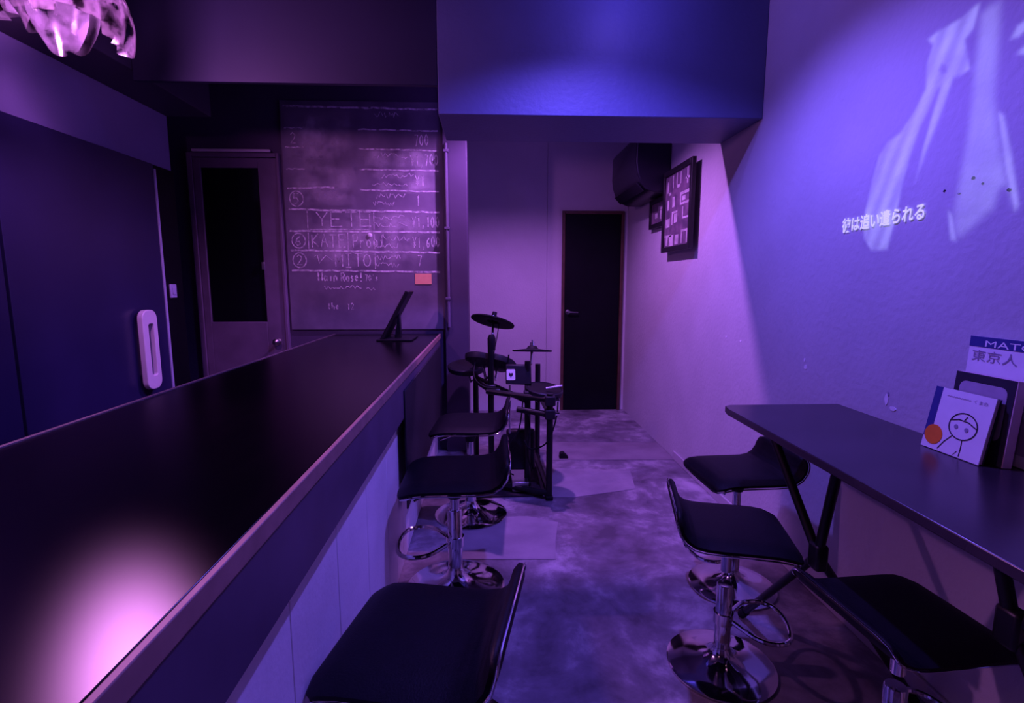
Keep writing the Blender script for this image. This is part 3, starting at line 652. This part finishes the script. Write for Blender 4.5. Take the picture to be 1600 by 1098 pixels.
def sd(p, poly):
    d = 9.0
    for i in range(len(poly)):
        ax, ay = poly[i-1]; bx, by = poly[i]; vx, vy = bx-ax, by-ay
        t = max(0, min(1, ((p[0]-ax)*vx + (p[1]-ay)*vy)/(vx*vx + vy*vy + 1e-12)))
        d = min(d, math.hypot(p[0]-ax-t*vx, p[1]-ay-t*vy))
    return d if inside(p, poly) else -d
def sstep(a, b, x): t = max(0, min(1, (x-a)/(b-a))); return t*t*(3-2*t)
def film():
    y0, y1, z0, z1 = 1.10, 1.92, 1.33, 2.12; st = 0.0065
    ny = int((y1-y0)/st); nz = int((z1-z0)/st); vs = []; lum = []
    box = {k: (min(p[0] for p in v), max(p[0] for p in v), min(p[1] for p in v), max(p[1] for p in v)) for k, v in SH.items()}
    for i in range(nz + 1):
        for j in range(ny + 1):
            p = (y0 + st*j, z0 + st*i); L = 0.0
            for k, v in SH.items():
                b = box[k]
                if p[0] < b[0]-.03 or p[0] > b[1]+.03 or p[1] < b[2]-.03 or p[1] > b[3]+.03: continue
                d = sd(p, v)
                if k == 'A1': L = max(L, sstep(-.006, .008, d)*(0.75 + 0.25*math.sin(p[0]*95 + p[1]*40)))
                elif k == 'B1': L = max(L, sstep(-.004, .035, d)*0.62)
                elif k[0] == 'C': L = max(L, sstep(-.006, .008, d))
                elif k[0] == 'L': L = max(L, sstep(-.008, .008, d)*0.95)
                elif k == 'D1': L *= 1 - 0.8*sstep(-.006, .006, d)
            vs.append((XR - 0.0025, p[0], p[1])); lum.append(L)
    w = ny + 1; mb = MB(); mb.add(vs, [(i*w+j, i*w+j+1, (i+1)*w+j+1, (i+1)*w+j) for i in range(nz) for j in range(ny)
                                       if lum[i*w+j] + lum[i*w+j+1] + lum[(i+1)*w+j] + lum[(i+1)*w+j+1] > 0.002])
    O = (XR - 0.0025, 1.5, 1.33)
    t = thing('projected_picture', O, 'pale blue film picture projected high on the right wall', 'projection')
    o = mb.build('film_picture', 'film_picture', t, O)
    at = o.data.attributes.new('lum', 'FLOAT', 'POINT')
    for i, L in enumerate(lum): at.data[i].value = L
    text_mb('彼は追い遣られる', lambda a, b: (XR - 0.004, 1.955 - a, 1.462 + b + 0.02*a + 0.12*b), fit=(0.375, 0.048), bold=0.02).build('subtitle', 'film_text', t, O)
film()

# ------------------------------------------------------------------ framed pictures and air conditioner on the right wall
def picture(name, y0, y1, z0, z1, gap, label, rows):
    O = (XR - gap, (y0 + y1)/2, z0)
    t = thing(name, O, label, 'picture'); b = 0.035 if rows else 0.02
    xf = XR - gap - 0.028
    f = MB(); f.box(xf, XR - gap, y0, y0 + b, z0, z1); f.box(xf, XR - gap, y1 - b, y1, z0, z1); f.box(xf, XR - gap, y0 + b, y1 - b, z0, z0 + b); f.box(xf, XR - gap, y0 + b, y1 - b, z1 - b, z1)
    f.build('frame', 'frame_black', t, O, 0.002)
    pr = MB().box(xf + 0.012, XR - gap - 0.002, y0 + b, y1 - b, z0 + b, z1 - b).build('print', 'poster_dark', t, O)
    MB().box(XR - gap, XR - 0.0008, (y0+y1)/2 - 0.03, (y0+y1)/2 + 0.03, z1 - 0.06, z1 - 0.04).build('hanger', 'steel', t, O)
    X = xf + 0.0112
    def pp(a0, a1, c0, c1): MB().box(X, xf + 0.012, a0, a1, c0, c1).build('print_mark', 'poster_pale', pr, O)
    W = y1 - y0 - 2*b; Hh = z1 - z0 - 2*b
    # marks: fractions from the viewer's left (far end) and from the bottom
    for (a0, a1, c0, c1) in rows: pp(y1 - b - a1*W, y1 - b - a0*W, z0 + b + c0*Hh, z0 + b + c1*Hh)
    return t
picture('framed_poster', 3.335, 3.885, 1.492, 2.062, 0.035, 'large black framed poster of pale blocks on the right wall',
        [(.02,.30,.14,.17),(.08,.16,.02,.14),(.22,.40,.01,.16),(.46,.60,.02,.15),(.70,.74,.02,.20),(.74,.95,.17,.20),(.90,.95,.02,.17),
         (.30,.34,.30,.48),(.34,.52,.45,.48),(.40,.52,.32,.44),(.72,.75,.34,.50),(.75,.96,.34,.365),(.05,.22,.28,.40),
         (.62,.66,.53,.70),(.66,.95,.66,.70),(.66,.95,.53,.56),(.70,.82,.58,.64),(.10,.16,.52,.66),(.30,.40,.54,.68),
         (.30,.33,.80,.97),(.45,.48,.82,.98),(.48,.60,.78,.82),(.60,.63,.82,.98),(.85,.89,.78,.99),(.80,.97,.84,.865),(.08,.12,.76,.92),(.14,.24,.72,.76)])
picture('framed_photo', 3.93, 4.30, 1.70, 1.925, 0.006, 'small framed photograph below the air conditioner', [(.55,.95,.62,.80),(.70,.80,.15,.60),(.30,.50,.25,.50)])

O = (XR, 4.2, 1.93)
ac = thing('air_conditioner', O, 'dark wall mounted air conditioner with curved front above the small photograph', 'air conditioner')
prof = [(XR - 0.001, 2.36), (1.10, 2.36), (1.078, 2.33), (1.075, 2.15), (1.085, 2.08), (1.11, 2.01), (1.155, 1.96), (1.22, 1.935), (XR - 0.001, 1.935)]
MB().prism(prof, lambda a, b, t: (a, t, b), 3.90, 4.66).build('casing', 'ac_body', ac, O, 0.012, segs=3)
MB().prism([(1.100, 2.010), (1.152, 1.952), (1.146, 1.947), (1.092, 2.004)], lambda a, b, t: (a, t, b), 3.94, 4.62).build('louvre', 'ac_body', ac, O, 0.001)

# ------------------------------------------------------------------ bar stools
def smooth(pts, n=6):
    P = [Vector(p) for p in pts]; out = []
    for i in range(len(P) - 1):
        p0 = P[max(i-1, 0)]; p1 = P[i]; p2 = P[i+1]; p3 = P[min(i+2, len(P)-1)]
        for k in range(n):
            t = k/n; out.append(0.5*((2*p1) + (p2-p0)*t + (2*p0-5*p1+4*p2-p3)*t*t + (3*p1-p0-3*p2+p3)*t*t*t))
    return out + [P[-1]]
def seat_mesh():
    prof = [(-.205, .115), (-.203, .085), (-.194, .052), (-.176, .026), (-.150, .009), (-.115, .002), (-.07, 0), (0, 0), (.06, 0), (.11, -.001), (.15, -.006), (.178, -.016), (.196, -.030)]
    # resample finely so that corners round
    pts = []
    for i in range(len(prof) - 1):
        for k in range(3):
            t = k/3; pts.append((prof[i][0]*(1-t) + prof[i+1][0]*t, prof[i][1]*(1-t) + prof[i+1][1]*t))
    pts.append(prof[-1])
    s = [0.0]
    for i in range(1, len(pts)): s.append(s[-1] + math.hypot(pts[i][0]-pts[i-1][0], pts[i][1]-pts[i-1][1]))
    L = s[-1]; nv = 10; hw = 0.200; r = 0.055; th = 0.030
    top = []; bot = []
    rim = []
    for i, p in enumerate(pts):
        d = min(s[i], L - s[i]); w = hw if d >= r else hw - r + math.sqrt(max(0, r*r - (r-d)**2))
        a = pts[max(i-1, 0)]; b = pts[min(i+1, len(pts)-1)]; t = Vector((b[0]-a[0], b[1]-a[1])).normalized(); nn = Vector((-t.y, t.x))
        if nn.y < 0 and i > 3: nn = -nn
        edge = min(1, d/0.02)
        rowt = []; rowb = []
        for j in range(nv + 1):
            v = (j/nv - 0.5)*2; y = w*v
            e = min(edge, min(1, (1 - abs(v))*w/0.018)); k = 0.35 + 0.65*math.sqrt(max(0, e*(2 - e)))
            puff = 0.006*(1 - v*v)*min(1, d/0.06)
            rowt.append((p[0] + nn.x*(puff + th*.5*k), y, p[1] + nn.y*(puff + th*.5*k)))
            rowb.append((p[0] - nn.x*th*.5*k, y, p[1] - nn.y*th*.5*k))
        top.append(rowt); bot.append(rowb)
        rim.append((p[0] - nn.x*th*.36, w, p[1] - nn.y*th*.36))
    mb = MB(); m = len(pts); q = nv + 1
    vs = [v for rw in top for v in rw] + [v for rw in bot for v in rw]; B = m*q; fs = []
    for i in range(m - 1):
        for j in range(nv):
            a = i*q + j; fs += [(a, a+1, a+q+1, a+q), (B+a, B+a+q, B+a+q+1, B+a+1)]
        fs += [(i*q, (i+1)*q, B+(i+1)*q, B+i*q), (i*q+nv, B+i*q+nv, B+(i+1)*q+nv, (i+1)*q+nv)]
    for j in range(nv):
        fs += [(j, B+j, B+j+1, j+1), ((m-1)*q+j, (m-1)*q+j+1, B+(m-1)*q+j+1, B+(m-1)*q+j)]
    mb.add(vs, fs)
    loop = rim + [(x, -y, z) for x, y, z in reversed(rim)]
    return mb, loop
def make_stool():
    t = thing('bar_stool', (0, 0, 0), '', 'stool')
    SZ = 0.50
    MB().lathe([(0.004, 0.0), (0.192, 0.0), (0.198, 0.004), (0.198, 0.009), (0.188, 0.014), (0.14, 0.022), (0.09, 0.032), (0.055, 0.046), (0.036, 0.064), (0.030, 0.085), (0.004, 0.086)], n=48).build('base', 'chrome', t)
    MB().lathe([(0.004, 0.08), (0.029, 0.08), (0.029, 0.33), (0.026, 0.335), (0.004, 0.336)], n=24).build('column', 'chrome', t)
    MB().lathe([(0.004, 0.33), (0.019, 0.33), (0.019, 0.455), (0.004, 0.455)], n=20).build('piston', 'chrome', t)
    MB().lathe([(0.004, 0.40), (0.026, 0.402), (0.040, 0.455), (0.055, 0.468), (0.055, 0.474), (0.004, 0.475)], n=24).build('socket_cover', 'black_plastic', t)
    fr = MB(); arc = [(0.03, -0.03, 0.20), (0.09, -0.105, 0.20), (0.15, -0.125, 0.20), (0.205, -0.095, 0.20), (0.225, 0, 0.20), (0.205, 0.095, 0.20), (0.15, 0.125, 0.20), (0.09, 0.105, 0.20), (0.03, 0.03, 0.20)]
    fr.tube(smooth(arc), 0.0085, 8); fr.lathe([(0.004, 0.18), (0.036, 0.18), (0.036, 0.222), (0.004, 0.222)], n=20)
    fr.build('footrest', 'chrome', t)
    MB().tube([(0.03, 0.02, 0.462), (0.10, 0.10, 0.455), (0.14, 0.15, 0.452)], 0.005, 8).build('lever', 'chrome', t)
    mb, loop = seat_mesh(); mb.v = [v + Vector((0, 0, SZ)) for v in mb.v]
    seat = mb.build('seat', 'leather', t, angle=60)
    MB().tube([(x, y, z + SZ) for x, y, z in loop], 0.003, 6, closed=True).build('edge_trim', 'chrome', seat)
    return t
proto = make_stool()
# place, turn, overall size, seat height, offset of the seat from its column, label
STOOLS = [
    (-0.150, 2.05, 180, 1.04, 0.500, (0.00, 0.0), 'black bar stool in the middle of the row at the counter'),
    (-0.135, 1.29, 168, 1.03, 0.435, (0.0, 0.14), 'nearest black bar stool at the counter, cut off by the photo edge'),
    (-0.110, 2.74, 176, 1.00, 0.520, (0.00, 0.0), 'far black bar stool at the counter in front of the drum kit'),
    (0.770, 1.56, -14, 0.88, 0.490, (0.01, 0.0), 'black bar stool with its back to the aisle, middle one at the table'),
    (1.020, 2.01, 182, 0.88, 0.510, (0.00, 0.0), 'black bar stool standing past the far end of the table'),
    (0.995, 1.115, 4, 0.88, 0.480, (0.0, 0.0), 'black bar stool tucked under the near end of the table'),
]
for k, (x, y, rz, s, sz, off, lb) in enumerate(STOOLS):
    o = proto if k == len(STOOLS) - 1 else copy_tree(proto)
    o.location = (x, y, 0); o.rotation_euler = (0, 0, R(rz)); o.scale = (s, s, s); o['label'] = lb; o['group'] = 'bar stools'
    for c in o.children:
        if k == 5 and c.name.split('.')[0] == 'seat': c.scale = (0.95, 0.95, 0.5)
        if c.name.split('.')[0] in ('seat', 'socket_cover', 'lever', 'piston'): c.location.z = sz/s - 0.50*c.scale.z
        if c.name.split('.')[0] == 'seat': c.location.x, c.location.y = off

# ------------------------------------------------------------------ electronic drum kit
O = (0.15, 3.2, 0)
dk = thing('electronic_drum_kit', O, 'black electronic drum kit on a rack behind the bar stools', 'drum kit')
def tubep(name, pts, r, m='black_metal', parent=dk, n=10): return MB().tube(pts, r, n).build(name, m, parent, O)
def post(x, y, h, z=0.0128):
    p = tubep('rack_post', [(x, y, 0.02), (x, y, h)], 0.019)
    MB().box(x - 0.022, x + 0.022, y - 0.026, y + 0.026, z, z + 0.026).build('foot_cap', 'black_rubber', p, O, 0.006)
    return p
post(0.345, 2.92, 0.64, 0.001); post(0.23, 3.12, 0.80); post(0.005, 3.20, 0.92); post(-0.10, 3.55, 0.80); post(0.34, 3.64, 0.70, 0.001)
def bar_(a, b, r=0.018): return tubep('crossbar', [a, b], r)
bar_((-0.02, 3.12, 0.615), (0.36, 2.93, 0.600)); bar_((0.345, 2.92, 0.515), (0.16, 3.00, 0.530)); bar_((0.345, 2.92, 0.52), (0.33, 3.62, 0.52)); bar_((0.005, 3.20, 0.60), (-0.10, 3.55, 0.60)); bar_((0.0, 3.08, 0.04), (0.345, 2.92, 0.04)); bar_((0.345, 2.92, 0.035), (0.33, 3.62, 0.035)); bar_((0.23, 3.12, 0.55), (-0.10, 3.55, 0.62))
for (x, y, z) in ((0.345, 2.92, 0.60), (0.23, 3.03, 0.607), (0.005, 3.19, 0.615), (0.345, 2.92, 0.52)):
    c = MB().box(x - 0.03, x + 0.03, y - 0.03, y + 0.03, z - 0.028, z + 0.028).build('clamp', 'grey_plastic', dk, O, 0.006)
    MB().tube([(x + 0.03, y, z), (x + 0.055, y, z)], 0.009, 8).build('wing_bolt', 'chrome', c, O)
def disc(name, c, rad, prof, tilt, m, knob=True):
    mt = Matrix.Rotation(R(tilt[1]), 3, 'Y') @ Matrix.Rotation(R(tilt[0]), 3, 'X')
    o = MB().lathe([(p[0]*rad, p[1]) for p in prof], c, 40, mt).build(name, m, dk, O)
    return o, mt
CYM = [(0.02, -0.004), (0.22, -0.004), (0.30, -0.016), (0.92, -0.022), (1.0, -0.020), (1.0, -0.012), (0.3, -0.002), (0.22, 0.014), (0.10, 0.020), (0.02, 0.020)]
o1, mt = disc('cymbal_pad', (0.022, 3.40, 1.035), 0.145, CYM, (-18, 14), 'black_rubber')
MB().lathe([(0.003, 0.018), (0.016, 0.018), (0.016, 0.050), (0.003, 0.050)], (0.022, 3.40, 1.035), 14, mt).build('wing_nut', 'black_plastic', o1, O)
tubep('cymbal_arm', [(0.010, 3.20, 0.90), (0.016, 3.33, 0.91), (0.022, 3.40, 1.06)], 0.008, 'chrome')
MB().lathe([(0.004, 0.86), (0.024, 0.86), (0.026, 0.93), (0.016, 0.955), (0.004, 0.956)], (0.010, 3.205, 0), 14).build('arm_holder', 'black_plastic', dk, O)
o2, mt = disc('cymbal_pad', (0.272, 3.30, 0.855), 0.128, CYM, (-8, 1), 'black_rubber')
MB().lathe([(0.003, 0.018), (0.018, 0.018), (0.015, 0.040), (0.006, 0.044), (0.005, 0.055), (0.002, 0.056)], (0.272, 3.30, 0.855), 14, mt).build('wing_nut', 'chrome', o2, O)
tubep('cymbal_arm', [(0.232, 3.13, 0.76), (0.262, 3.27, 0.76), (0.272, 3.30, 0.87)], 0.008, 'chrome')
TOM = [(0.02, -0.045), (0.55, -0.045), (0.75, -0.030), (1.0, -0.020), (1.04, 0.0), (1.04, 0.012), (0.98, 0.018), (0.95, 0.010), (0.02, 0.010)]
def tom(c, rad, tilt, holder):
    o, mt = disc('drum_pad', c, rad, TOM, tilt, 'grey_plastic')
    MB().lathe([(0.004, 0.0105), (0.93*rad, 0.0105), (0.93*rad, 0.014), (0.004, 0.016)], c, 36, mt).build('drum_head', 'black_rubber', o, O)
    MB().tube([c, ((c[0] + holder[0])/2, (c[1] + holder[1])/2, min(c[2], holder[2]) - 0.04), holder], 0.009, 8).build('holder_rod', 'chrome', o, O)
tom((-0.055, 3.34, 0.785), 0.105, (-22, 10), (0.0, 3.20, 0.70)); tom((0.055, 3.30, 0.765), 0.110, (-26, 16), (0.01, 3.20, 0.70))
tom((0.325, 3.06, 0.630), 0.110, (8, 6), (0.25, 3.06, 0.60)); tom((-0.165, 3.64, 0.68), 0.13, (10, 0), (-0.10, 3.55, 0.62))
tubep('drum_stick', [(0.33, 3.00, 0.655), (0.425, 2.99, 0.672)], 0.006, 'paper')
md = MB().prism([(0.095, 0.665), (0.250, 0.660), (0.250, 0.775), (0.095, 0.780)], lambda a, b, t: (a, t + (b - 0.66)*0.35, b), 3.075, 3.110).build('sound_module', 'black_plastic', dk, O, 0.006)
MB().prism(rrect(0.100, 0.152, 0.690, 0.752, 0.006), lambda a, b, t: (a, t + (b - 0.66)*0.35, b), 3.0725, 3.0745).build('card_sticker', 'paper', md, O)
hp = [(0, -.75), (.12, -.55), (.55, -.2), (.7, .15), (.6, .45), (.35, .55), (.12, .42), (0, .2), (-.12, .42), (-.35, .55), (-.6, .45), (-.7, .15), (-.55, -.2), (-.12, -.55)]
MB().prism([(0.126 + 0.018*a, 0.721 + 0.020*b) for a, b in hp], lambda a, b, t: (a, t + (b - 0.66)*0.35, b), 3.0710, 3.0722).build('heart_mark', 'ink', md, O)
MB().tube([(0.110, 3.16, 0.78), (0.116, 3.16, 0.835)], 0.005, 8).build('knob_rod', 'black_plastic', md, O)
tubep('stand_rod', [(0.118, 3.08, 0.66), (0.118, 3.08, 0.36)], 0.0055, 'chrome')
# kick pad and pedals on the mat
kp = MB().box(0.10, 0.28, 3.14, 3.20, 0.10, 0.36).build('kick_tower', 'black_plastic', dk, O, 0.015)
MB().lathe([(0.003, 0), (0.075, 0), (0.078, 0.012), (0.003, 0.016)], (0.19, 3.2005, 0.25), 28, Matrix.Rotation(R(-90), 3, 'X')).build('kick_head', 'grey_plastic', kp, O)
MB().prism([(3.00, 0.016), (3.34, 0.016), (3.34, 0.030), (3.00, 0.075)], lambda a, b, t: (t, a, b), 0.13, 0.23).build('kick_pedal', 'steel', dk, O, 0.003)
MB().prism([(3.02, 0.016), (3.30, 0.016), (3.30, 0.030), (3.02, 0.085)], lambda a, b, t: (t, a, b), -0.10, 0.0).build('hi_hat_pedal', 'black_plastic', dk, O, 0.003)
def cable(pts, r=0.0045): MB().tube(smooth(pts), r, 7).build('cable', 'black_rubber', dk, O)
cable([(0.20, 3.07, 0.60), (0.17, 2.98, 0.42), (0.10, 2.97, 0.30), (0.09, 3.02, 0.16), (0.14, 3.06, 0.10)]); cable([(0.20, 3.07, 0.60), (0.235, 2.99, 0.42), (0.22, 2.98, 0.28), (0.25, 3.02, 0.14)])
cable([(0.40, 2.99, 0.62), (0.385, 2.93, 0.50), (0.33, 2.90, 0.36), (0.24, 2.95, 0.30), (0.20, 3.0, 0.34)]); cable([(0.06, 3.38, 1.01), (0.045, 3.34, 0.92), (0.02, 3.30, 0.80)], 0.003)
cable([(-0.09, 3.30, 0.80), (-0.10, 3.18, 0.70), (-0.04, 3.14, 0.64), (0.06, 3.12, 0.63)])
tag(MB().box(-0.13, 0.312, 2.955, 3.60, 0.0035, 0.012).build('drum_mat', 'mat_cloth', None, (0.1, 3.3, 0.0035), 0.003), 'dark mat on the floor under the drum kit', 'mat')

# small things on the floor
ds = thing('rubber_doorstop', (0.535, 3.64, 0.003), 'small black wedge lying on the floor past the drum kit', 'doorstop')
MB().prism([(-0.035, 0.0), (0.03, 0.0), (0.03, 0.014), (-0.005, 0.048), (-0.03, 0.040)], lambda a, b, t: (a, t, b), -0.022, 0.022).build('wedge', 'black_rubber', ds, (0, 0, 0), 0.005)
